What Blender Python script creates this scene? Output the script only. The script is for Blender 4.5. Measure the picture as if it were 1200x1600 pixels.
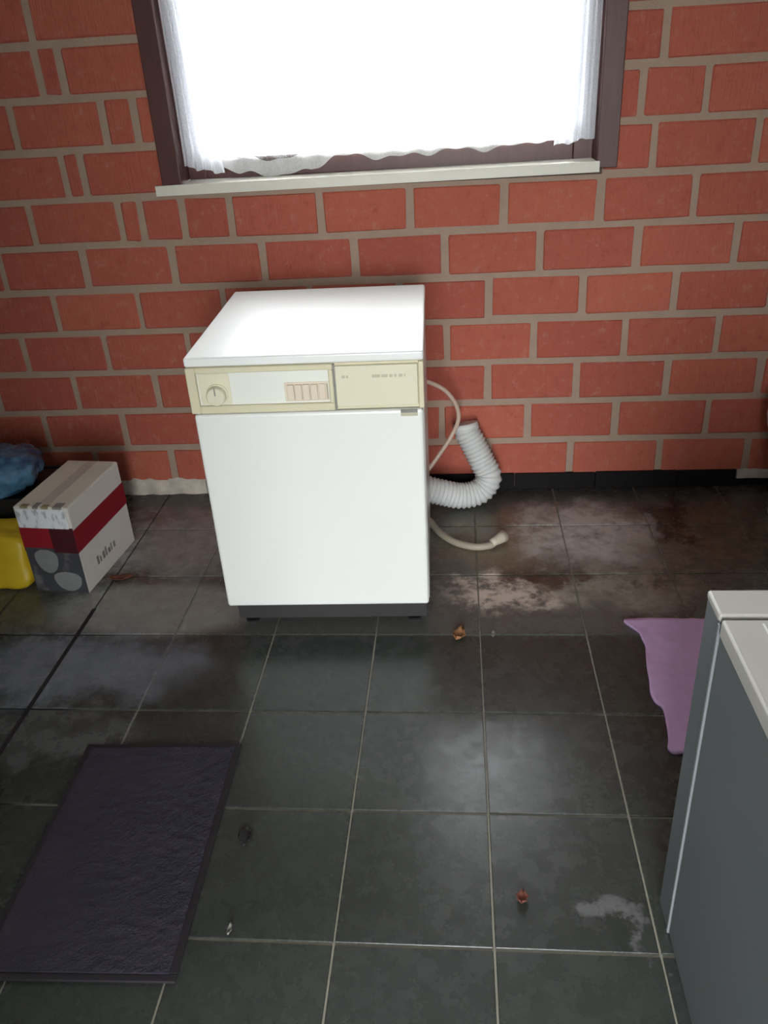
import bpy, bmesh, math, random
from mathutils import Vector, Matrix, noise
random.seed(7)
sc = bpy.context.scene
for o in list(bpy.data.objects):
    bpy.data.objects.remove(o)
COL = sc.collection

# ------------------------------------------------------------------ camera
cam = bpy.data.cameras.new('camera')
cam.sensor_fit = 'VERTICAL'; cam.sensor_height = 36.0
cam.lens = 1284.4363 / 1600 * 36.0
cam.clip_start = 0.02
co = bpy.data.objects.new('camera', cam); COL.objects.link(co)
yaw, pitch, roll = 0.103874511, 0.493037319, -0.0618208784
fwd = Vector((-math.sin(yaw) * math.cos(pitch), math.cos(yaw) * math.cos(pitch), -math.sin(pitch)))
rgt = Vector((math.cos(yaw), math.sin(yaw), 0)); upv = rgt.cross(fwd)
r2 = rgt * math.cos(roll) + upv * math.sin(roll); u2 = -rgt * math.sin(roll) + upv * math.cos(roll)
mw = Matrix((r2, u2, -fwd)).transposed().to_4x4()
mw.translation = Vector((0.438753804, -2.84915858, 1.43962813))
co.matrix_world = mw
sc.camera = co

# ------------------------------------------------------------------ sky, openings, exposure
SKY = 1.0
w = bpy.data.worlds.new('overcast_sky'); sc.world = w; w.use_nodes = True
bg = w.node_tree.nodes['Background']
bg.inputs['Color'].default_value = (0.92, 0.965, 0.975, 1)
bg.inputs['Strength'].default_value = SKY
DOOR = (0.02, 0.98, 2.06)         # doorway behind the camera, with a light-narrowing passage added: x0, x1, height
YH = -4.7                        # outer end of that passage
YB = -3.05                        # that wall
WX0, WX1, WZ0, WZ1 = -0.46, 0.882, 1.115, 2.17   # window opening
def portal(name, loc, rot, sx, sy):
    l = bpy.data.lights.new(name, 'AREA'); l.shape = 'RECTANGLE'; l.size = sx; l.size_y = sy
    l.cycles.is_portal = True
    o = bpy.data.objects.new(name, l); COL.objects.link(o); o.location = loc; o.rotation_euler = rot
portal('window_portal', ((WX0 + WX1) / 2, 0.24, (WZ0 + WZ1) / 2), (-math.pi / 2, 0, 0), WX1 - WX0, WZ1 - WZ0)
portal('door_portal', ((DOOR[0] + DOOR[1]) / 2, YH + 0.02, DOOR[2] / 2), (math.pi / 2, 0, 0), DOOR[1] - DOOR[0], DOOR[2])
vs = sc.view_settings
vs.view_transform = 'Standard'; vs.look = 'None'; vs.gamma = 1.0; vs.use_curve_mapping = False
vs.exposure = 4.75
sc.cycles.max_bounces = 10; sc.cycles.diffuse_bounces = 6; sc.cycles.transparent_max_bounces = 12
sc.cycles.use_denoising = True
sc.cycles.sample_clamp_indirect = 8.0

# ------------------------------------------------------------------ materials
class NT:
    def __init__(s, name):
        s.m = bpy.data.materials.new(name); s.m.use_nodes = True
        s.t = s.m.node_tree; s.b = s.t.nodes['Principled BSDF']
    def n(s, kind, **kw):
        nd = s.t.nodes.new(kind)
        for k, v in kw.items():
            if k in nd.inputs: nd.inputs[k].default_value = v
            else: setattr(nd, k, v)
        return nd
    def l(s, a, b): s.t.links.new(a, b)
    def put(s, sock, v):
        if hasattr(v, 'is_linked') or isinstance(v, bpy.types.NodeSocket): s.l(v, sock)
        else: sock.default_value = v
    def math(s, op, a, b=0.0, c=None, clamp=False):
        nd = s.n('ShaderNodeMath', operation=op, use_clamp=clamp)
        s.put(nd.inputs[0], a); s.put(nd.inputs[1], b)
        if c is not None: s.put(nd.inputs[2], c)
        return nd.outputs[0]
    def mix(s, f, a, b):
        nd = s.n('ShaderNodeMix', data_type='RGBA')
        s.put(nd.inputs[0], f)
        s.put(nd.inputs[6], a if not isinstance(a, tuple) else (*a, 1))
        s.put(nd.inputs[7], b if not isinstance(b, tuple) else (*b, 1))
        return nd.outputs[2]
    def noise(s, vec, scale, detail=4, rough=.6):
        nd = s.n('ShaderNodeTexNoise', Scale=scale, Detail=detail, Roughness=rough)
        if vec is not None: s.l(vec, nd.inputs['Vector'])
        return nd
    def ramp(s, v, a, b, lo=0., hi=1.):
        nd = s.n('ShaderNodeMapRange', interpolation_type='SMOOTHSTEP')
        s.put(nd.inputs['Value'], v)
        nd.inputs['From Min'].default_value = a; nd.inputs['From Max'].default_value = b
        nd.inputs['To Min'].default_value = lo; nd.inputs['To Max'].default_value = hi
        return nd.outputs[0]
    def bump(s, h, strength=.3, dist=.002):
        nd = s.n('ShaderNodeBump', Strength=strength, Distance=dist)
        s.l(h, nd.inputs['Height']); s.l(nd.outputs[0], s.b.inputs['Normal'])
    def pos(s): return s.n('ShaderNodeNewGeometry').outputs['Position']
    def obj(s): return s.n('ShaderNodeTexCoord').outputs['Object']
    def rnd(s): return s.n('ShaderNodeObjectInfo').outputs['Random']

def plain(name, col, rough=.5, var=.12, scale=30, spec=.5, bump=0.):
    k = NT(name)
    nz = k.noise(k.obj(), scale)
    c2 = tuple(c * (1 - var) for c in col); c1 = tuple(min(1, c * (1 + var)) for c in col)
    k.l(k.mix(nz.outputs['Fac'], c2, c1), k.b.inputs['Base Color'])
    k.b.inputs['Roughness'].default_value = rough
    k.b.inputs['Specular IOR Level'].default_value = spec
    if bump: k.bump(nz.outputs['Fac'], bump)
    return k.m

def brick_mat():
    k = NT('red_brick')
    p = k.pos(); r = k.rnd()
    n1 = k.noise(p, 9, 6, .7); n2 = k.noise(p, 60, 4, .65); n4 = k.noise(p, 26, 6, .75)
    base = k.mix(r, (.40, .098, .066), (.50, .135, .085))
    base = k.mix(k.math('MULTIPLY', n1.outputs['Fac'], .55), base, (.34, .085, .062))
    base = k.mix(k.ramp(n4.outputs['Fac'], .52, .74, 0, .5), base, (.46, .24, .18))
    base = k.mix(k.ramp(n4.outputs['Fac'], .46, .28, 0, .55), base, (.27, .055, .042))
    base = k.mix(k.ramp(n2.outputs['Fac'], .60, .8, 0, .35), base, (.54, .30, .22))
    k.l(base, k.b.inputs['Base Color'])
    k.b.inputs['Roughness'].default_value = .85
    k.b.inputs['Specular IOR Level'].default_value = .25
    mp = k.n('ShaderNodeMapping'); mp.inputs['Scale'].default_value = (1, 1, .06); k.l(p, mp.inputs['Vector'])
    n3 = k.noise(mp.outputs[0], 160, 2, .5)      # combed vertical grooves of the hollow bricks
    k.bump(k.math('ADD', n3.outputs['Fac'], n2.outputs['Fac']), .6, .005)
    return k.m

def mortar_mat():
    k = NT('grey_mortar')
    n1 = k.noise(k.pos(), 14, 6, .7); n2 = k.noise(k.pos(), 120, 3, .7)
    k.l(k.mix(n1.outputs['Fac'], (.30, .215, .165), (.44, .325, .25)), k.b.inputs['Base Color'])
    k.b.inputs['Roughness'].default_value = .95
    k.bump(n2.outputs['Fac'], .6, .004)
    return k.m

def floor_mat(name, grout=False):
    k = NT(name)
    p = k.pos()
    sep = k.n('ShaderNodeSeparateXYZ'); k.l(p, sep.inputs[0])
    X, Y = sep.outputs[0], sep.outputs[1]
    nA = k.noise(p, 4.0, 6, .65); nB = k.noise(p, 17.0, 6, .7); nC = k.noise(p, 70.0, 4, .7)
    a, b, c = nA.outputs['Fac'], nB.outputs['Fac'], nC.outputs['Fac']
    wx = k.math('MULTIPLY_ADD', k.math('SUBTRACT', a, .5), .45, X); wx = k.math('MULTIPLY_ADD', k.math('SUBTRACT', b, .5), .22, wx)
    nA2 = k.noise(p, 5.3, 5, .65); 
    wy = k.math('MULTIPLY_ADD', k.math('SUBTRACT', nA2.outputs['Fac'], .5), .40, Y); wy = k.math('MULTIPLY_ADD', k.math('SUBTRACT', c, .5), .10, wy)
    def ell(cx, cy, rx, ry, soft=.55, warp=True):
        ax, ay = (wx, wy) if warp else (X, Y)
        dx = k.math('DIVIDE', k.math('SUBTRACT', ax, cx), rx); dy = k.math('DIVIDE', k.math('SUBTRACT', ay, cy), ry)
        d = k.math('SQRT', k.math('ADD', k.math('MULTIPLY', dx, dx), k.math('MULTIPLY', dy, dy)))
        return k.ramp(d, 1 - soft, 1 + soft * .4, 1, 0)
    if grout:
        # sandy joints, washed dark by dirt along the left and towards the wall
        col = k.mix(b, (.20, .185, .15), (.36, .33, .27))
        col = k.mix(k.ramp(X, -.62, -.55, 1, 0), col, (.014, .013, .013))
        near = k.math('MULTIPLY', k.ramp(Y, -.97, -.86), k.ramp(a, .30, .55, .55, 1))
        col = k.mix(k.math('MULTIPLY', near, .45), col, (.055, .052, .047))
        k.l(col, k.b.inputs['Base Color']); k.b.inputs['Roughness'].default_value = .9
        k.bump(c, .5, .002)
        return k.m
    base = k.mix(a, (.027, .033, .028), (.052, .057, .050))
    base = k.mix(k.math('MULTIPLY', k.rnd(), .35), base, (.030, .030, .031))
    base = k.mix(k.ramp(c, .60, .80, 0, .35), base, (.085, .085, .08))
    def st(mask, col, amt, thr=None):
        nonlocal base
        m = k.math('MULTIPLY', mask, amt)
        if thr is not None: m = k.math('MULTIPLY', m, k.ramp(thr[0], thr[1], thr[2]))
        base = k.mix(m, base, col)
    # dirt film on the rows of tiles along the wall
    st(k.ramp(Y, -.96, -.90), (.115, .115, .105), .85)
    st(ell(-.52, -.80, .36, .155, .3, False), (.30, .30, .28), 1.0, (b, .10, .40))
    st(ell(-.56, -.38, .42, .26), (.30, .30, .295), .95, (b, .20, .50))
    st(ell(-.64, -.64, .10, .035), (.080, .040, .020), .8)
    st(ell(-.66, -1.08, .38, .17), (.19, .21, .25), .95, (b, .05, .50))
    st(ell(-.62, -1.34, .30, .10), (.12, .125, .13), .8, (b, .25, .6))
    st(ell(.58, -.40, .24, .22), (.20, .16, .105), .9, (b, .22, .50))      # brown residue by the loose hose
    st(ell(.89, -.36, .26, .24), (.48, .49, .48), .95, (b, .25, .52))     # pale scale
    st(ell(.62, -.72, .21, .12), (.62, .54, .47), .95, (b, .36, .56))      # white splash
    st(ell(.90, -.70, .24, .14), (.30, .29, .25), .9, (b, .25, .55))
    st(ell(.80, -.60, .30, .06), (.040, .026, .014), .8, (nA2.outputs['Fac'], .45, .6))
    st(ell(1.17, -.30, .07, .28, .4), (.020, .014, .012), .85)
    st(ell(1.36, -.38, .22, .30), (.135, .095, .06), .85, (b, .32, .60))
    st(ell(1.10, -.55, .16, .18), (.19, .155, .12), .7, (b, .35, .62))
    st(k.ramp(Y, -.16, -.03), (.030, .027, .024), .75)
    st(ell(.70, -1.84, .045, .05, .5), (.16, .16, .16), .7)
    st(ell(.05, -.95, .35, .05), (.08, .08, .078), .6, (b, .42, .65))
    st(ell(.43, -1.36, .40, .26), (.075, .076, .077), .65, (b, .20, .75))  # greyish window reflection painted into the tile colour
    k.l(base, k.b.inputs['Base Color'])
    k.l(k.ramp(b, .25, .8, .20, .36), k.b.inputs['Roughness'])
    k.b.inputs['Specular IOR Level'].default_value = .5
    k.bump(k.math('ADD', a, k.math('MULTIPLY', c, .35)), .25, .003)
    return k.m

M = {}
M['brick'] = brick_mat(); M['mortar'] = mortar_mat()
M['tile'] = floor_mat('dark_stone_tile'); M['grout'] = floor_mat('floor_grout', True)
def wood_mat():
    k = NT('mahogany_stain')
    mp = k.n('ShaderNodeMapping'); mp.inputs['Scale'].default_value = (14, 14, 1.5); k.l(k.pos(), mp.inputs['Vector'])
    n = k.noise(mp.outputs[0], 4, 5, .6)
    k.l(k.mix(n.outputs['Fac'], (.050, .016, .015), (.115, .040, .036)), k.b.inputs['Base Color'])
    k.b.inputs['Roughness'].default_value = .42
    k.bump(n.outputs['Fac'], .15)
    return k.m
M['wood'] = wood_mat()
M['skirt'] = plain('black_skirting_glaze', (.008, .006, .007), .75, .3, 12, .2)
M['plaster'] = plain('bare_plaster', (.52, .46, .40), .95, .55, 16, .2, .8)
M['sill'] = plain('cream_sill_stone', (.74, .71, .62), .45, .08, 10)
M['white_enamel'] = plain('white_enamel', (.80, .80, .775), .28, .015, 6)
M['top_enamel'] = plain('worktop_laminate', (.83, .83, .82), .32, .012, 6)
M['cream'] = plain('yellowed_plastic', (.66, .60, .43), .45, .03, 8)
M['cream_light'] = plain('pale_yellowed_plastic', (.72, .67, .51), .42, .03, 8)
M['insert'] = plain('white_panel_insert', (.78, .78, .72), .35, .02, 8)
M['button'] = plain('pinkish_key_plastic', (.70, .60, .48), .4, .03, 8)
M['grey_mark'] = plain('grey_badge', (.22, .215, .20), .4, .08, 20)
M['faint_print'] = plain('faint_grey_print', (.50, .455, .34), .5, .05, 20)
M['dark'] = plain('dark_plinth', (.03, .026, .027), .6, .3, 10)
M['black'] = plain('black_plastic', (.010, .010, .011), .45, .2, 10)
M['hose'] = plain('white_vinyl_hose', (.62, .62, .61), .5, .05, 12)
M['cord'] = plain('pinkish_cable', (.56, .42, .34), .5, .06, 12)
M['drain'] = plain('beige_hose', (.36, .31, .24), .5, .10, 12)
M['cuff'] = plain('pale_rubber_cuff', (.52, .46, .37), .5, .08, 12)
M['card'] = plain('white_cardboard', (.70, .66, .62), .8, .08, 8)
M['card_top'] = plain('soiled_cardboard', (.66, .61, .53), .85, .20, 9)
M['red'] = plain('red_print', (.27, .008, .018), .55, .08, 10)
M['darkred'] = plain('dark_red_print', (.06, .006, .012), .55, .15, 10)
M['ink'] = plain('grey_ink', (.24, .225, .21), .8, .2, 30)
M['card_tape'] = plain('greyish_packing_tape', (.50, .46, .41), .45, .15, 9)
M['tape'] = plain('brown_tape_edge', (.30, .24, .15), .6, .3, 14)
M['yellow'] = plain('yellow_plastic_sack', (.66, .46, .02), .42, .12, 6, .5, .2)
M['grey_panel'] = plain('grey_side_panel', (.125, .135, .142), .42, .08, 5)  # sides toned darker than the top
M['grey_edge'] = plain('seam_highlight_grey', (.22, .235, .25), .35, .05, 10)  # lighter tone paints the highlight along the rounded seam
M['grey_top'] = plain('off_white_top', (.46, .44, .405), .42, .06, 5)
M['grey_groove'] = plain('grey_groove', (.20, .20, .19), .6, .1, 10)
M['purple'] = plain('lilac_cloth', (.70, .46, .76), .95, .14, 26, .1, .5)
M['mat_edge'] = plain('black_rubber_edge', (.014, .010, .014), .7, .2, 10)
M['leaf'] = plain('dry_leaf', (.36, .17, .075), .7, .3, 40)
M['redbit'] = plain('reddish_crumb', (.20, .06, .04), .8, .3, 40)
M['palebit'] = plain('pale_chip', (.30, .28, .25), .8, .2, 40)
M['bucket'] = plain('white_bucket_plastic', (.70, .70, .70), .35, .03, 8)
M['ground'] = plain('pale_gravel', (.22, .22, .20), .95, .2, 3)
M['ceil'] = plain('ceiling_paint', (.62, .60, .56), .9, .05, 3)
def label_mat(name, paper, ink, sx, sz, lo, hi):
    k = NT(name)
    mp = k.n('ShaderNodeMapping'); mp.inputs['Scale'].default_value = (sx, sx, sz); k.l(k.obj(), mp.inputs['Vector'])
    n = k.noise(mp.outputs[0], 1, 3, .6)
    k.l(k.mix(k.ramp(n.outputs['Fac'], lo, hi), paper, ink), k.b.inputs['Base Color'])
    k.b.inputs['Roughness'].default_value = .6
    return k.m
M['label'] = label_mat('printed_paper_label', (.80, .82, .85), (.45, .45, .47), 60, 26, .50, .68)
M['photo'] = label_mat('dark_picture_print', (.055, .055, .064), (.16, .155, .16), 16, 14, .52, .72)
M['cup'] = plain('pale_picture_print', (.24, .24, .245), .6, .25, 20)
def blue_mat():
    k = NT('blue_plastic_film')
    n = k.noise(k.obj(), 9, 5, .6)
    c = k.mix(k.ramp(n.outputs['Fac'], .35, .7), (.022, .055, .14), (.11, .28, .45))
    k.l(c, k.b.inputs['Base Color']); k.b.inputs['Roughness'].default_value = .25
    k.bump(n.outputs['Fac'], .5, .01)
    return k.m
M['blue'] = blue_mat()
def pile_mat():
    k = NT('mat_pile')
    n1 = k.noise(k.pos(), 7, 4, .6); n2 = k.noise(k.pos(), 260, 2, .6)
    c = k.mix(n1.outputs['Fac'], (.026, .024, .038), (.050, .042, .060))
    c = k.mix(k.math('MULTIPLY', n2.outputs['Fac'], .4), c, (.075, .062, .085))
    k.l(c, k.b.inputs['Base Color']); k.b.inputs['Roughness'].default_value = .95
    k.b.inputs['Specular IOR Level'].default_value = .15
    k.bump(n2.outputs['Fac'], .8, .004)
    return k.m
M['pile'] = pile_mat()
def glass_mat():
    k = NT('window_glass')
    k.b.inputs['Base Color'].default_value = (1, 1, 1, 1)
    gl = k.n('ShaderNodeBsdfGlossy', Roughness=.02); tr = k.n('ShaderNodeBsdfTransparent')
    fr = k.n('ShaderNodeFresnel', IOR=1.45); mx = k.n('ShaderNodeMixShader')
    k.l(fr.outputs[0], mx.inputs[0]); k.l(tr.outputs[0], mx.inputs[1]); k.l(gl.outputs[0], mx.inputs[2])
    k.l(mx.outputs[0], k.t.nodes['Material Output'].inputs['Surface'])
    return k.m
M['glass'] = glass_mat()
def sheer_mat(name, opaque, col=(.86, .87, .9), through=.6):
    k = NT(name)
    n = k.noise(k.obj(), 300, 2, .5)
    df = k.n('ShaderNodeBsdfDiffuse', Color=(*col, 1)); tl = k.n('ShaderNodeBsdfTranslucent', Color=(*col, 1))
    m1 = k.n('ShaderNodeMixShader', Fac=through); k.l(df.outputs[0], m1.inputs[1]); k.l(tl.outputs[0], m1.inputs[2])
    tr = k.n('ShaderNodeBsdfTransparent'); m2 = k.n('ShaderNodeMixShader')
    k.l(k.ramp(n.outputs['Fac'], .3, .7, opaque - .1, opaque + .1), m2.inputs[0])
    k.l(tr.outputs[0], m2.inputs[1]); k.l(m1.outputs[0], m2.inputs[2])
    k.l(m2.outputs[0], k.t.nodes['Material Output'].inputs['Surface'])
    return k.m
M['sheer'] = sheer_mat('sheer_net', .22); M['drape'] = sheer_mat('gathered_net', .88, (.88, .89, .93), .40); M['lace'] = sheer_mat('lace_border', .86, (.90, .90, .90), .3)

# ------------------------------------------------------------------ mesh helpers
def link(name, bm, mat, parent=None, smooth=False):
    me = bpy.data.meshes.new(name)
    bmesh.ops.recalc_face_normals(bm, faces=bm.faces[:])
    bm.to_mesh(me); bm.free()
    for m in (mat if isinstance(mat, (list, tuple)) else [mat]): me.materials.append(m)
    if smooth:
        for p in me.polygons: p.use_smooth = True
    o = bpy.data.objects.new(name, me); COL.objects.link(o)
    if parent: o.parent = parent
    return o
def box(bm, x0, x1, y0, y1, z0, z1, bev=0., seg=1, mi=0):
    r = bmesh.ops.create_cube(bm, size=1.0)
    vs_ = r['verts']
    for v in vs_:
        v.co = Vector(((x0 + x1) / 2 + v.co.x * (x1 - x0), (y0 + y1) / 2 + v.co.y * (y1 - y0), (z0 + z1) / 2 + v.co.z * (z1 - z0)))
    fs = list({f for v in vs_ for f in v.link_faces})
    for f in fs: f.material_index = mi
    if bev:
        es = list({e for v in vs_ for e in v.link_edges})
        bmesh.ops.bevel(bm, geom=es, offset=bev, segments=seg, affect='EDGES', profile=.5)
    return bm
def boxo(name, ext, mat, parent=None, bev=0., seg=2):
    bm = bmesh.new(); box(bm, *ext, bev=bev, seg=seg)
    return link(name, bm, mat, parent, smooth=False)
def empty(name, loc=(0, 0, 0), rot=(0, 0, 0)):
    o = bpy.data.objects.new(name, None); COL.objects.link(o)
    o.location = loc; o.rotation_euler = rot; o.empty_display_size = .05
    return o
def tag(o, label, cat, group=None):
    o['label'] = label; o['category'] = cat
    if group: o['group'] = group
    return o
def struct(o): o['kind'] = 'structure'; return o
def catmull(pts, n=10):
    P = [Vector(p) for p in pts]; P = [P[0] * 2 - P[1]] + P + [P[-1] * 2 - P[-2]]
    out = []
    for i in range(1, len(P) - 2):
        for j in range(n):
            t = j / n
            a, b, c, d = P[i - 1], P[i], P[i + 1], P[i + 2]
            out.append(.5 * ((2 * b) + (c - a) * t + (2 * a - 5 * b + 4 * c - d) * t * t + (3 * b - a - 3 * c + d) * t ** 3))
    out.append(P[-2]); return out
def tube(bm, path, rad, sides=14, cap=True):
    n = len(path); rings = []
    T = [(path[min(i + 1, n - 1)] - path[max(i - 1, 0)]).normalized() for i in range(n)]
    u = T[0].orthogonal().normalized()
    for i in range(n):
        u = (u - T[i] * u.dot(T[i])).normalized(); v = T[i].cross(u)
        r = rad(i / (n - 1)) if callable(rad) else rad
        rings.append([bm.verts.new(path[i] + (u * math.cos(2 * math.pi * k / sides) + v * math.sin(2 * math.pi * k / sides)) * r) for k in range(sides)])
    for a, b in zip(rings, rings[1:]):
        for k in range(sides): bm.faces.new((a[k], a[(k + 1) % sides], b[(k + 1) % sides], b[k]))
    if cap:
        bm.faces.new(rings[0]); bm.faces.new(rings[-1])
    return rings
def resample(path, n):
    L = [0]
    for a, b in zip(path, path[1:]): L.append(L[-1] + (b - a).length)
    out = []; j = 0
    for i in range(n):
        s = L[-1] * i / (n - 1)
        while j < len(L) - 2 and L[j + 1] < s: j += 1
        t = (s - L[j]) / max(1e-9, L[j + 1] - L[j]); out.append(path[j].lerp(path[j + 1], min(1, t)))
    return out
def lathe(bm, prof, n=40):
    rings = []
    for r, z in prof:
        rings.append([bm.verts.new((r * math.cos(2 * math.pi * k / n), r * math.sin(2 * math.pi * k / n), z)) for k in range(n)])
    for a, b in zip(rings, rings[1:]):
        for k in range(n): bm.faces.new((a[k], a[(k + 1) % n], b[(k + 1) % n], b[k]))
    bm.faces.new(rings[0]); bm.faces.new(rings[-1])

# ------------------------------------------------------------------ room shell
XL, XR, ZC = -1.52, 1.78, 2.47
bm = bmesh.new()
box(bm, XL, XR, YB, 0.2, -.12, -.0035)
floor = struct(link('floor', bm, M['grout']))
TW, TD, TX0 = .29985, .3172, .19343
YJ = [0.02, -.2985, -.6158, -.933, -1.2567, -1.5741, -1.8887]
while YJ[-1] > YB: YJ.append(YJ[-1] - .3165)
def piece_mesh(name, w_, d_, h_, c, mat, jit=0.):
    bm = bmesh.new(); box(bm, -w_ / 2, w_ / 2, -d_ / 2, d_ / 2, -h_ / 2, h_ / 2, bev=c, seg=1)
    if jit:
        for v in bm.verts: v.co += Vector((random.uniform(-jit, jit), random.uniform(-jit, jit) * .5, random.uniform(-jit, jit)))
    me = bpy.data.meshes.new(name); bmesh.ops.recalc_face_normals(bm, faces=bm.faces[:]); bm.to_mesh(me); bm.free()
    me.materials.append(mat); return me
tile_mesh = {}
for j in range(len(YJ) - 1):
    ya, yb = YJ[j + 1], YJ[j]
    d = round(yb - ya - .0065, 4)
    for i in range(-8, 8):
        xa, xb = max(TX0 + i * TW, XL), min(TX0 + (i + 1) * TW, XR)
        if xb - xa < .04: continue
        gap = .0045 if xa > -.75 else .006
        wd = round(xb - xa - gap, 4)
        key = (wd, d)
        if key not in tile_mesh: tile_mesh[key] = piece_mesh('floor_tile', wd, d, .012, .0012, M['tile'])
        o = bpy.data.objects.new('floor_tile', tile_mesh[key]); COL.objects.link(o); o.parent = floor
        o.location = ((xa + xb) / 2 + random.uniform(-.0004, .0004), (ya + yb) / 2, -.006 + random.uniform(-.0006, 0))
        o.rotation_euler = (random.uniform(-.0014, .0014), random.uniform(-.0014, .0014), random.uniform(-.001, .001))
# the extra-wide joint where the grout is missing, on the left
boxo('joint_dirt', (TX0 - 3 * TW - .0065, TX0 - 3 * TW + .0065, -1.60, -.80, -.004, .0004), M['mat_edge'], floor)

# wall with the window
bm = bmesh.new()
for e in ((XL, WX0 - .02, 0, .2, 0, ZC), (WX1 + .02, XR, 0, .2, 0, ZC), (WX0 - .02, WX1 + .02, 0, .2, 0, WZ0 - .004), (WX0 - .02, WX1 + .02, 0, .2, WZ1 + .02, ZC)):
    box(bm, *e)
wall = struct(link('wall_back', bm, M['mortar']))
Z0, BH = 1.0328, .15169
ROWS = {-3: [-.867, -.789, 1.062], -2: [-.99, -.685, -.582, 1.008, 1.199], -1: [-.855, -.79, 1.054, 1.368],
        0: [-1.008, -.695, -.62, -.478, -.311, -.008, .289, .595, .902, 1.20, 1.51],
        1: [-1.159, -.854, -.536, -.218, .095, .403, .717, 1.031, 1.349], 2: [-.997, -.688, -.378, -.068, .242, .549, .864, 1.171, 1.482],
        3: [-1.156, -.843, -.532, -.222, .09, .40, .706, 1.017, 1.329], 4: [-.996, -.684, -.376, -.068, .24, .546, .862, 1.173, 1.491],
        5: [-1.152, -.839, -.534, -.226, .076, .379, .692, 1.008, 1.333], 6: [-.982, -.675, -.369, -.063, .243, .549, .855, 1.178, 1.491]}
for r in range(-4, -10, -1): ROWS[r] = [-.86 + .155 * (r % 2), 1.062 + .155 * (r % 2)] if r > -8 else [-.86 + .155 * (r % 2) + .31 * i for i in range(7)]
bmesh_cache = {}
def brick(x0, x1, zc, h):
    wd = round(x1 - x0, 2)
    if wd < .03: return
    key = (wd, round(h, 3), random.randrange(3))
    if key not in bmesh_cache: bmesh_cache[key] = piece_mesh('brick', wd, .03, h, .004, M['brick'], .0022)
    o = bpy.data.objects.new('brick', bmesh_cache[key]); COL.objects.link(o); o.parent = wall
    o.location = ((x0 + x1) / 2, .015 - .0045 + random.uniform(-.0018, .0012), zc + random.uniform(-.0015, .0015))
    o.rotation_euler = (random.uniform(-.006, .006), random.uniform(-.003, .003), random.uniform(-.006, .006))
for r, js in sorted(ROWS.items()):
    zc = Z0 - r * BH
    h = BH - .024
    xs = sorted(js)
    while xs[0] > XL + .04: xs.insert(0, max(XL, xs[0] - .31))
    while xs[-1] < XR - .04: xs.append(min(XR, xs[-1] + .31))
    inwin = WZ0 - .02 < zc < WZ1 - .02
    for a, b in zip(xs, xs[1:]):
        spans = [(a + .012, b - .012)]
        if inwin:                      # stop the bricks at the window reveal
            cut = []
            for a_, b_ in spans:
                if min(b_, WX0 - .025) > a_: cut.append((a_, min(b_, WX0 - .025)))
                if b_ > max(a_, WX1 + .025): cut.append((max(a_, WX1 + .025), b_))
            spans = cut
        for a_, b_ in spans:
            n = max(1, round((b_ - a_) / .31)); s = (b_ - a_) / n
            for q in range(n): brick(a_ + q * s, a_ + (q + 1) * s - (.024 if q < n - 1 else 0), zc, h)
# other walls and ceiling
M['limewash'] = plain('grey_limewash', (.36, .36, .34), .95, .12, 5, .2, .3)
struct(boxo('wall_left', (XL - .15, XL, YB, .2, -.12, ZC), M['limewash']))
struct(boxo('wall_right', (XR, XR + .15, YB, .2, -.12, ZC), M['limewash']))
bm = bmesh.new()
box(bm, XL - .15, DOOR[0], YB - .15, YB, -.12, ZC); box(bm, DOOR[1], XR + .15, YB - .15, YB, -.12, ZC); box(bm, DOOR[0], DOOR[1], YB - .15, YB, DOOR[2], ZC)
struct(link('wall_front', bm, M['limewash']))
bm = bmesh.new()
box(bm, DOOR[0] - .15, DOOR[0], YH, YB - .15, -.12, DOOR[2] + .12); box(bm, DOOR[1], DOOR[1] + .15, YH, YB - .15, -.12, DOOR[2] + .12)
box(bm, DOOR[0], DOOR[1], YH, YB - .15, DOOR[2], DOOR[2] + .12); box(bm, DOOR[0], DOOR[1], YH, YB, -.12, -.004)
struct(link('added_passage', bm, M['limewash']))  # unseen passage, added to narrow the daylight falling on the back wall
struct(boxo('ceiling', (XL - .15, XR + .15, YB - .15, .2, ZC, ZC + .12), M['ceil']))
bm = bmesh.new()
for e in ((-40, 40, .2, 40, -.4, -.13), (-40, 40, -40, YH, -.4, -.13)): box(bm, *e)
struct(link('ground_outside', bm, M['ground']))

# skirting: black glazed strips, broken away at both ends where pale plaster shows
sk = struct(empty('baseboard_back', (0, 0, 0)))
x = -.55
while x < 1.46:
    x1 = min(x + .30, 1.463)
    boxo('skirting_tile', (x + .0008, x1 - .0008, -.014 + random.uniform(-.001, .001), .001, 0, .066 + random.uniform(-.0015, .0015)), M['skirt'], sk, .002, 1)
    x = x1
def rough_strip(name, x0, x1, z0, z1, y, mat, amp=.008, nx=60):
    bm = bmesh.new(); rows = []
    prof = [(.004, z0), (-y, z0), (-y, z0 + (z1 - z0) * .35), (-y * .9, z0 + (z1 - z0) * .75), (-y * .45, z1), (.004, z1)]
    for i in range(nx + 1):
        X_ = x0 + (x1 - x0) * i / nx
        row = []
        for k_, (yy, zz) in enumerate(prof):
            n_ = noise.noise(Vector((X_ * 22, k_ * 1.7, zz * 30)))
            n2_ = noise.noise(Vector((X_ * 22 + 9, k_ * 2.3, 4)))
            zz2 = zz if k_ < 2 else zz + n2_ * amp
            row.append(bm.verts.new((X_, yy + (n_ * amp * .7 if 0 < k_ < 5 else 0), max(z0, zz2))))
        rows.append(row)
    for a, b in zip(rows, rows[1:]):
        for k_ in range(len(prof)): bm.faces.new((a[k_], a[(k_ + 1) % 6], b[(k_ + 1) % 6], b[k_]))
    bm.faces.new(rows[0]); bm.faces.new(rows[-1])
    return link(name, bm, mat)
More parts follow.
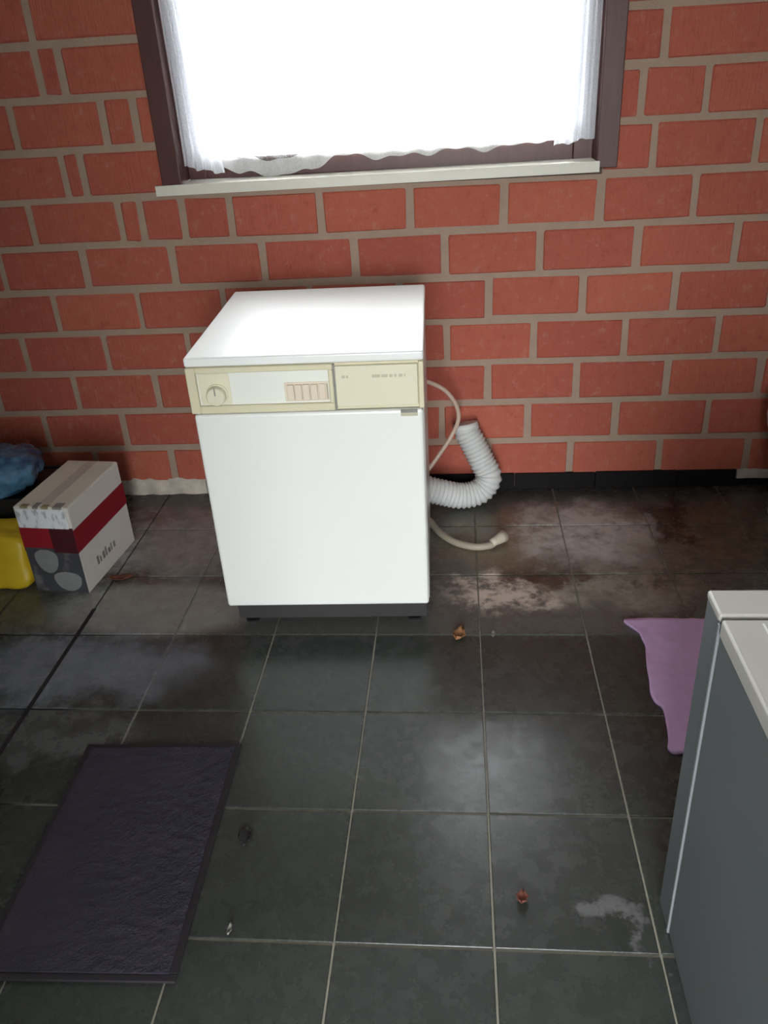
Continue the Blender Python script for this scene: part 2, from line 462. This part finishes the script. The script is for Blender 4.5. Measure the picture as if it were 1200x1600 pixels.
struct(rough_strip('trim_1', XL, -.553, 0, .064, .014, M['plaster'], .015, 110))
struct(rough_strip('trim_2', 1.467, XR, .03, .066, .010, M['plaster'], .005))
boxo('dark_backing', (1.467, XR, -.006, .001, 0, .034), M['skirt'], bpy.data.objects['trim_2'])

# ------------------------------------------------------------------ window
win = struct(empty('window_1', ((WX0 + WX1) / 2, 0, WZ0)))
def wp(name, ext, mat, bev=.003):
    ox, oy, oz = win.location
    return boxo(name, (ext[0] - ox, ext[1] - ox, ext[2] - oy, ext[3] - oy, ext[4] - oz, ext[5] - oz), mat, win, bev, 2)
CZ = 1.146
wp('casing', (-.524, -.459, -.016, .0, CZ - .004, WZ1 + .065), M['wood'])
wp('casing', (.882, .946, -.016, .0, CZ - .017, WZ1 + .065), M['wood'])
wp('casing', (-.4595, .8815, -.016, .0, WZ1, WZ1 + .065), M['wood'])
wp('reveal_board', (WX0 - .018, WX0, 0, .2, CZ - .01, WZ1 + .018), M['wood'], 0)
wp('reveal_board', (WX1, WX1 + .018, 0, .2, CZ - .01, WZ1 + .018), M['wood'], 0)
wp('reveal_board', (WX0, WX1, 0, .2, WZ1, WZ1 + .018), M['wood'], 0)
wp('stile', (WX0, WX0 + .062, .085, .14, CZ, WZ1), M['wood'])
wp('stile', (WX1 - .062, WX1, .085, .14, CZ, WZ1), M['wood'])
wp('rail', (WX0 + .062, WX1 - .062, .085, .14, CZ, CZ + .064), M['wood'])
wp('rail', (WX0 + .062, WX1 - .062, .085, .14, WZ1 - .062, WZ1), M['wood'])
g = wp('glass_pane', (WX0 + .058, WX1 - .058, .110, .116, CZ + .060, WZ1 - .058), M['glass'], 0)
# sill: a cream stone board, very slightly out of level as in the photo
prof = [(-.544, -.034), (.889, -.034), (.889, -.0165), (WX1 - .001, -.0165), (WX1 - .001, .20), (WX0 + .001, .20), (WX0 + .001, -.0165), (-.544, -.0165)]
bm = bmesh.new()
lo = [bm.verts.new((x_, y_, -.0315)) for x_, y_ in prof]; hi = [bm.verts.new((x_, y_, 0)) for x_, y_ in prof]
bm.faces.new(lo); bm.faces.new(hi)
for i in range(8): bm.faces.new((lo[i], lo[(i + 1) % 8], hi[(i + 1) % 8], hi[i]))
bmesh.ops.bevel(bm, geom=[e for e in bm.edges if abs(e.verts[0].co.y + .034) < 1e-6 and abs(e.verts[1].co.y + .034) < 1e-6], offset=.004, segments=2, affect='EDGES')
sl = link('window_sill', bm, M['sill'], win)
sl.location = (-win.location.x, 0, CZ - WZ0)
sl.rotation_euler = (0, -.006, 0)

# curtains (sheer net, hung inside the reveal)
def cloth(name, x0f, x1f, ztop, hem, ybase, depth, folds, mat, nx=120, nz=46):
    bm = bmesh.new(); G = []
    for j in range(nz + 1):
        t = j / nz; row = []
        for i in range(nx + 1):
            u = i / nx
            x_ = x0f(t) * (1 - u) + x1f(t) * u
            zb = hem(u); z_ = ztop * (1 - t) + zb * t
            ph = u * folds * 2 * math.pi
            y_ = ybase + depth * math.sin(ph + .6 * math.sin(3.1 * u + 2 * t)) * (.6 + .4 * t) + .004 * math.sin(9 * t + 5 * u)
            row.append(bm.verts.new((x_, y_, z_)))
        G.append(row)
    for a, b in zip(G, G[1:]):
        for i in range(nx): bm.faces.new((a[i], a[i + 1], b[i + 1], b[i]))
    if isinstance(mat, list):          # lace border along the hem
        bm.faces.index_update()
        for f in bm.faces: f.material_index = 1 if f.index // nx >= nz - 3 else 0
    return link(name, bm, mat, None, True)
ZT = WZ1 - .03
def hem_l(u): return 1.192 - .028 * u + .004 * math.sin(u * 14)
def hem_r(u): return 1.196 + .020 * u + .004 * math.sin(u * 12)
def hem_m(u): return 1.192 - .036 * max(0, min(1, (u - .05) * 14)) * max(0, min(1, (.37 - u) * 16)) + .022 * max(0, min(1, (u - .72) * 6)) + .006 * math.sin(u * 21) + .006 * math.sin(u * 47 + 1) + .004 * math.sin(u * 90)
c = cloth('net_curtain', lambda t: WX0 + .004, lambda t: WX0 + .055 + .085 * t, ZT, hem_l, .034, .012, 5, M['drape'])
tag(c, 'gathered white net curtain on the left side of the window', 'curtain')
c = cloth('net_curtain', lambda t: WX1 - .075 - .055 * t, lambda t: WX1 - .004, ZT, hem_r, .034, .012, 5, M['drape'])
tag(c, 'gathered bluish white net curtain on the right side of the window', 'curtain')
c = cloth('net_curtain', lambda t: WX0 + .02, lambda t: WX1 - .02, ZT, hem_m, .074, .005, 16, [M['sheer'], M['lace']], 260, 60)
tag(c, 'wide sheer white net curtain across the middle of the window', 'curtain')
bm = bmesh.new(); tube(bm, [Vector((WX0 + .001, .05, ZT + .004)), Vector((WX1 - .001, .05, ZT + .004))], .005, 10)
tag(link('curtain_rod', bm, M['sill'], None, True), 'thin pale rod across the top of the window carrying the net curtains', 'rod')

# ------------------------------------------------------------------ dishwasher
dw = empty('dishwasher', (-.2344, -.9261, 0), (.02522, .0041, .02372))
tag(dw, 'white freestanding dishwasher with yellowed control panel under the window', 'dishwasher')
W, D, H = .588, .615, .8466
boxo('cabinet', (.004, W - .002, .022, D, .10, H - .024), M['white_enamel'], dw, .004)
boxo('worktop', (0, W, -.004, D, H - .024, H), M['top_enamel'], dw, .006, 3)
bm = bmesh.new(); box(bm, .006, W - .004, -.010, .0215, .104, .699, bev=.008, seg=3)
door = link('door', bm, M['white_enamel'], dw)
bd = boxo('badge', (.528, .570, -.0115, -.0095, .682, .699), M['faint_print'], door, .0006)
bm = bmesh.new(); box(bm, .528, .570, -.0122, -.0112, .6915, .699)
link('badge_strip', bm, M['grey_mark'], dw)
# control panel: a housing with a recess on the left, solid flap on the right
bm = bmesh.new()
box(bm, .002, W - .001, 0, .0215, .702, H - .0245)
panel = link('control_panel', bm, M['cream'], dw)
bm = bmesh.new()
box(bm, .002, .026, -.010, 0, .702, H - .0245, bev=.002); box(bm, .026, .366, -.010, 0, .808, H - .0245, bev=.002); box(bm, .026, .366, -.010, 0, .702, .722, bev=.002)
box(bm, .355, .366, -.010, 0, .722, .808, bev=.002)
link('recess_surround', bm, M['cream'], panel)
boxo('panel_insert', (.027, .354, -.0025, .0, .7225, .8075), M['insert'], panel)
boxo('left_plate', (.030, .108, -.0045, -.0024, .7245, .8055), M['cream_light'], panel, .001)
boxo('flap', (.3715, .573, -.0115, 0, .7115, .8165), M['cream_light'], panel, .0025)
boxo('divider_gap', (.3664, .3712, -.0075, 0, .704, .821), M['grey_mark'], panel)
boxo('end_cap', (.5745, W - .001, -.010, 0, .702, H - .0245), M['cream'], panel, .002)
for x0_, x1_ in ((.388, .396), (.399, .404), (.462, .482), (.485, .500), (.504, .512), (.516, .522), (.527, .536), (.540, .543)):
    boxo('print_mark', (x0_, x1_, -.0121, -.0113, .786, .793), M['faint_print'], panel)
# knob
bm = bmesh.new()
lathe(bm, [(.0275, 0), (.0275, .004), (.0245, .006), (.0235, .020), (.0215, .0225), (.002, .0228)], 36)
bmesh.ops.rotate(bm, verts=bm.verts[:], matrix=Matrix.Rotation(math.pi / 2, 3, 'X'))
bmesh.ops.translate(bm, verts=bm.verts[:], vec=(.0735, -.0045, .752))
knob = link('programme_knob', bm, M['cream_light'], panel, False)
boxo('pointer', (.0722, .0748, -.0285, -.0272, .756, .776), M['grey_mark'], knob)
boxo('button_plate', (.243, .353, -.0045, -.0024, .727, .777), M['button'], panel, .001)
for i in range(5):
    xx = .2495 + i * .0196
    boxo('push_button', (xx, xx + .0176, -.0115 if i < 4 else -.0075, -.0044, .731, .772), M['button'], panel, .0022)
boxo('button_slot', (.3482, .3505, -.0050, -.0044, .731, .772), M['grey_mark'], panel)
boxo('plinth', (.018, W - .012, .045, .10, .022, .104), M['dark'], dw)
for xx, yy in ((.05, .075), (W - .05, .075), (.05, D - .05), (W - .05, D - .05)):
    bm = bmesh.new(); zb = -(yy * .02522) + xx * .0041 + .0005
    lathe(bm, [(.022, zb), (.022, zb + .006), (.009, zb + .009), (.009, .104)], 20)
    f = link('foot', bm, M['black'], dw, False); f.location = (xx, yy, 0)

# ------------------------------------------------------------------ hoses behind it

path = catmull([(.150, -.235, .160), (.262, -.20, .118), (.375, -.178, .075), (.449, -.162, .052), (.515, -.145, .062), (.547, -.127, .109),
                (.521, -.105, .167), (.489, -.085, .231), (.470, -.075, .266), (.465, -.070, .286)], 14)
path = resample(path, 430)
NR = 43
bm = bmesh.new()
def corr(t):
    ph = (t * NR) % 1.0
    return .0490 - .0075 * (abs(ph - .5) * 2) ** 1.3
tube(bm, path, corr, 28)
vh = empty('vent_hose', (.449, -.162, 0))
tag(vh, 'white corrugated vent hose bent against the wall beside the dishwasher', 'hose')
o = link('corrugated_tube', bm, M['hose'], vh, True); o.location = -vh.location
# plain cuff at the free end
T = (path[-1] - path[-8]).normalized()
bm = bmesh.new(); tube(bm, [path[-1] - T * .012, path[-1] + T * .012, path[-1] + T * .0125], lambda t: .0470 if t < .9 else .042, 28)
o = link('end_cuff', bm, M['hose'], vh, True); o.location = -vh.location

p = catmull([(.22, -.27, .50), (.280, -.255, .532), (.338, -.225, .514), (.395, -.205, .475), (.431, -.185, .416), (.439, -.172, .356), (.413, -.172, .292), (.374, -.20, .241), (.338, -.22, .197), (.287, -.25, .149), (.23, -.27, .13)], 10)
bm = bmesh.new(); tube(bm, p, .0075, 12)
tag(link('power_cord', bm, M['cord'], None, True), 'thin pinkish cable looping out from behind the dishwasher', 'cord')

p = catmull([(.20, -.12, .06), (.27, -.17, .028), (.339, -.297, .0135), (.376, -.373, .0125), (.425, -.431, .0125), (.485, -.461, .0125), (.535, -.457, .0135), (.556, -.444, .018)], 10)
dh = tag(empty('drain_hose', (.45, -.44, 0)), 'beige drain hose lying on the dirty floor with a flared end', 'hose')
bm = bmesh.new(); tube(bm, p, .0122, 16)
o = link('tube', bm, M['drain'], dh, True); o.location = -dh.location
d = Vector((.033, .029, .004)); q = p[-1]
bm = bmesh.new(); tube(bm, [q - d * .35, q, q + d * .5, q + d * 1.0, q + d * 1.01, q + d * .7], lambda t: (.0135, .015, .0185, .0225, .018, .012)[round(t * 5)], 20)
o = link('hose_cuff', bm, M['cuff'], dh, True); o.location = -dh.location + Vector((0, 0, .005))

# ------------------------------------------------------------------ boxes, sack, crate on the left
bx = empty('cardboard_box', (-.757, -.712, 0), (0, 0, math.radians(-5.5)))
tag(bx, 'white cardboard carton with a red band standing near the wall', 'box')
BW_, BD_, BHt = .184, .340, .31
boxo('carton', (-BW_, 0, 0, BD_, 0, BHt), M['card'], bx, .002)
bm = bmesh.new()
box(bm, -BW_ + .004, -.092 - .0008, .003, BD_ - .003, BHt - .0008, BHt + .0022)
link('top_flap', bm, M['card_top'], bx)
bm = bmesh.new(); box(bm, -.092 + .0008, -.004, .003, BD_ - .003, BHt - .0008, BHt + .0022)
link('top_flap', bm, M['card_top'], bx)
boxo('tape', (-.108, -.070, .02, BD_ - .004, BHt + .0015, BHt + .0027), M['card_tape'], bx)
for i, (a_, b_) in enumerate(((-.16, -.135), (-.118, -.10), (-.088, -.066), (-.05, -.02))):
    boxo('torn_edge', (a_, b_, -.0012, .018 + .012 * (i % 2), BHt - .004, BHt + .0030), M['tape'] if i % 2 == 0 else M['ink'], bx)
bm = bmesh.new()
box(bm, .0, .0012, -.001, BD_ + .001, .152, .232)
box(bm, -BW_ - .0012, -BW_, -.001, BD_ + .001, .152, .232)
link('red_band', bm, M['red'], bx)
boxo('red_front', (-BW_, -.082, -.0014, .0002, .165, .240), M['red'], bx)
boxo('dark_front', (-.082, 0, -.0014, .0002, .150, .240), M['darkred'], bx)
boxo('paper_label', (-BW_ + .004, -.012, -.0022, .0002, .238, .304), M['label'], bx)
boxo('picture', (-BW_ + .001, -.001, -.0013, .0002, .002, .166), M['photo'], bx)
def disc(name, cx, cz, rx, rz, mat, y=-.0019):
    bm = bmesh.new()
    a_ = [bm.verts.new((cx + rx * math.cos(t * math.pi / 14), y, cz + rz * math.sin(t * math.pi / 14) * (1 if math.sin(t * math.pi / 14) < 0 else .45))) for t in range(28)]
    b_ = [bm.verts.new((v.co.x, 0, v.co.z)) for v in a_]
    bm.faces.new(a_); bm.faces.new(b_)
    for i in range(28): bm.faces.new((a_[i], a_[(i + 1) % 28], b_[(i + 1) % 28], b_[i]))
    return link(name, bm, mat, bx)
disc('printed_bowl', -.118, .132, .040, .060, M['cup']); disc('printed_bowl', -.062, .056, .048, .050, M['cup'])
for k_ in range(7):
    y_ = .085 + k_ * .019
    boxo('print_mark', (-.0004, .0009, y_, y_ + (.012, .008, .014, .010, .013, .007, .011)[k_], .055, .055 + (.030, .020, .026, .032, .018, .026, .022)[k_]), M['ink'], bx)

def blob(name, ext, mat, sub=5, power=4.0, amp=.012, freq=9, seed=0, parent=None, flat=True):
    x0, x1, y0, y1, z0, z1 = ext
    bm = bmesh.new(); bmesh.ops.create_icosphere(bm, subdivisions=sub, radius=1)
    for v in bm.verts:
        d_ = v.co.normalized(); m_ = (abs(d_.x) ** power + abs(d_.y) ** power + abs(d_.z) ** power) ** (-1 / power)
        v.co = d_ * m_
        n_ = noise.fractal(Vector((v.co.x * (x1 - x0), v.co.y * (y1 - y0), v.co.z * (z1 - z0))) * freq + Vector((seed, seed, 0)), 1, 2, 4)
        P_ = Vector(((x0 + x1) / 2 + v.co.x * (x1 - x0) / 2, (y0 + y1) / 2 + v.co.y * (y1 - y0) / 2, (z0 + z1) / 2 + v.co.z * (z1 - z0) / 2)) + d_ * n_ * amp
        P_.z = max(P_.z, z0); v.co = P_
    return link(name, bm, mat, parent, True)
ys = blob('plastic_sack', (-.16, .16, -.10, .10, 0, .182), M['yellow'], 5, 9, .006, 9, 3)
ys.location = (-1.110, -.600, 0); ys.rotation_euler = (0, 0, math.radians(-4))
for v in ys.data.vertices:      # the sack leans and narrows towards its folded top
    t = max(0, v.co.z) / .182
    v.co.x += -.010 * t; v.co.y *= 1 - .30 * t; v.co.y += .015 * t
tag(ys, 'bright yellow plastic sack beside the carton at the left edge', 'sack')
cr = empty('black_crate', (-1.16, -.36, 0))
tag(cr, 'black plastic crate behind the yellow sack under a blue packet', 'crate')
boxo('crate_body', (-.17, .165, -.12, .13, 0, .225), M['black'], cr, .008)
bm = bmesh.new()
for e in ((-.178, .173, -.128, -.118, .205, .232), (-.178, .173, .128, .138, .205, .232), (-.178, -.168, -.128, .138, .205, .232), (.163, .173, -.128, .138, .205, .232)): box(bm, *e, bev=.002)
link('crate_rim', bm, M['black'], cr)
bl = blob('blue_packet', (-.17, .15, -.155, .135, 0, .115), M['blue'], 5, 3.2, .016, 8, 11)
bl.location = (-1.165, -.375, .2325); bl.rotation_euler = (0, 0, math.radians(8))
tag(bl, 'shiny dark blue plastic packet lying on the black crate', 'packet')

# ------------------------------------------------------------------ doormat
mt = empty('doormat', (-.286, -1.683, 0), (0, 0, math.radians(1.4)))
tag(mt, 'dark purplish doormat with a black edge on the tiles', 'doormat')
bm = bmesh.new(); a_, b_ = .194, .300
for e in ((-a_, a_, b_ - .016, b_, 0, .006), (-a_, a_, -b_, -b_ + .016, 0, .006), (-a_, -a_ + .016, -b_ + .016, b_ - .016, 0, .006), (a_ - .016, a_, -b_ + .016, b_ - .016, 0, .006)): box(bm, *e, bev=.0015)
bmesh.ops.remove_doubles(bm, verts=bm.verts[:], dist=.0001)
link('rubber_edge', bm, M['mat_edge'], mt)
bm = bmesh.new(); bmesh.ops.create_grid(bm, x_segments=60, y_segments=90, size=1)
for v in bm.verts:
    v.co = Vector((v.co.x * (a_ - .015), v.co.y * (b_ - .015), .0078 + .0016 * noise.noise(Vector((v.co.x * 9, v.co.y * 14, 0))) + random.uniform(0, .0012)))
r_ = bmesh.ops.extrude_face_region(bm, geom=bm.faces[:])
for v in [g_ for g_ in r_['geom'] if isinstance(g_, bmesh.types.BMVert)]: v.co.z = .001
link('pile', bm, M['pile'], mt)

# ------------------------------------------------------------------ lilac cloth on the floor
out = [(.906, -.872), (.935, -.869), (.968, -.862), (1.05, -.866), (1.15, -.86), (1.26, -.875), (1.285, -.95), (1.262, -1.08), (1.27, -1.22), (1.21, -1.36), (1.10, -1.372), (1.02, -1.385),
       (.955, -1.388), (.930, -1.392), (.918, -1.376), (.926, -1.345), (.932, -1.30), (.936, -1.24), (.922, -1.215), (.918, -1.18), (.925, -1.13), (.928, -1.09), (.934, -1.05), (.939, -1.02), (.944, -.985), (.941, -.955), (.938, -.925), (.922, -.900)]
ring = []
for i in range(len(out)):
    p0, p1, p2, p3 = (Vector((*out[(i + k_) % len(out)], 0)) for k_ in (-1, 0, 1, 2))
    for j in range(4):
        t = j / 4
        ring.append(.5 * ((2 * p1) + (p2 - p0) * t + (2 * p0 - 5 * p1 + 4 * p2 - p3) * t * t + (3 * p1 - p0 - 3 * p2 + p3) * t ** 3))
bm = bmesh.new(); cx_ = Vector((1.10, -1.11, 0)); G = []
NRG = 22
for k_ in range(NRG + 1):
    s_ = 1 - k_ / NRG * .97
    row = []
    for p_ in ring:
        q_ = cx_ + (p_ - cx_) * s_
        h_ = .0065 + .006 * max(-.6, noise.noise(q_ * 11)) + .003 * noise.noise(q_ * 34) + (.002 if k_ == 0 else 0)
        row.append(bm.verts.new((q_.x, q_.y, max(.003, h_))))
    G.append(row)
n_ = len(ring)
for a_, b_ in zip(G, G[1:]):
    for i in range(n_): bm.faces.new((a_[i], a_[(i + 1) % n_], b_[(i + 1) % n_], b_[i]))
bm.faces.new(G[-1])
r_ = bmesh.ops.extrude_face_region(bm, geom=bm.faces[:])
for v in [g_ for g_ in r_['geom'] if isinstance(g_, bmesh.types.BMVert)]: v.co.z = .0006
tag(link('cloth', bm, M['purple'], None, True), 'lilac towelling cloth spread on the floor behind the grey appliance', 'cloth')

# ------------------------------------------------------------------ low grey appliance, bottom right
ap = empty('appliance', (.8135, -1.776, 0), (0, 0, math.radians(0)))
tag(ap, 'low grey-sided appliance with an off-white top in the right corner', 'appliance')
AW, AD, AH = .60, .62, .7185
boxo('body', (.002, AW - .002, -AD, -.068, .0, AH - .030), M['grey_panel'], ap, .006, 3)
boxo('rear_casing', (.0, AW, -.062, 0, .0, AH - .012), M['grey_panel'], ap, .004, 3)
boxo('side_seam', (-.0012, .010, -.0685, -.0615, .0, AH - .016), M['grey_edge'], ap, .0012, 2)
boxo('rear_top', (-.001, AW + .001, -.064, .001, AH - .014, AH), M['grey_top'], ap, .004, 3)
boxo('top_groove', (.004, AW - .004, -.080, -.060, AH - .034, AH - .010), M['grey_groove'], ap)
boxo('lid', (-.001, AW + .001, -AD - .004, -.074, AH - .031, AH - .001), M['grey_top'], ap, .004, 3)
boxo('lid_trim', (.052, .055, -AD + .02, -.085, AH - .0015, AH - .0003), M['white_enamel'], ap)

# ------------------------------------------------------------------ bucket at the right edge
bm = bmesh.new()
lathe(bm, [(.088, 0), (.094, .004), (.097, .10), (.106, .20), (.127, .28), (.144, .33), (.1505, .365), (.149, .40), (.143, .425), (.136, .430), (.132, .424), (.138, .36), (.118, .24), (.09, .03), (.01, .02)], 48)
bk = link('bucket', bm, M['bucket'], None, True)
bk.location = (1.604, -.25, 0)
tag(bk, 'white rounded plastic bucket at the far right against the wall', 'bucket')
bm = bmesh.new(); tube(bm, catmull([(-.138, 0, .418), (-.12, .06, .436), (0, .145, .442), (.12, .06, .436), (.138, 0, .418)], 8), .0035, 8)
link('handle', bm, M['hose'], bk, True)

# ------------------------------------------------------------------ crumbs and leaves on the floor
def flake(name, x, y, L, Wd, rot, mat, label, cat, curl=.006):
    bm = bmesh.new(); G = []
    for i in range(9):
        u = i / 8; row = []
        hw = Wd / 2 * math.sin(math.pi * (u * .93 + .035)) ** .8 * (1 + .25 * math.sin(u * 17 + x * 40))
        for j in range(5):
            v = (j - 2) / 2
            row.append(bm.verts.new(((u - .5) * L, v * hw, .0012 + curl * (v * v) + curl * 1.2 * (u - .5) ** 2 * 3 + .0008 * math.sin(u * 30 + v * 9))))
        G.append(row)
    for a, b in zip(G, G[1:]):
        for j in range(4): bm.faces.new((a[j], a[j + 1], b[j + 1], b[j]))
    r = bmesh.ops.extrude_face_region(bm, geom=bm.faces[:])
    for v in [q for q in r['geom'] if isinstance(q, bmesh.types.BMVert)]: v.co.z += .0012
    o = link(name, bm, mat, None, True); o.location = (x, y, 0); o.rotation_euler = (0, 0, rot)
    return tag(o, label, cat)
flake('dry_leaf', .434, -.945, .055, .034, 1.2, M['leaf'], 'curled orange brown dry leaf on the tiles in front of the dishwasher', 'leaf', .012)
flake('paint_chip', .530, -.937, .028, .010, 1.5, M['palebit'], 'tiny pale chip beside the tile joint near the dry leaf', 'chip')
flake('crumb', .551, -1.785, .028, .022, 1.4, M['redbit'], 'small reddish crumb on the tiles in the foreground', 'crumb', .008)
flake('paint_chip', -.010, -1.872, .024, .008, 1.5, M['palebit'], 'tiny pale chip on the floor to the right of the doormat', 'chip')
flake('dead_leaf', -.680, -.632, .075, .030, .2, M['redbit'], 'rusty brown leaf on the floor beside the white carton', 'leaf', .008)
flake('scrap', -.030, -1.650, .030, .046, .1, M['black'], 'small black scrap on the tiles right of the doormat', 'scrap', .002)
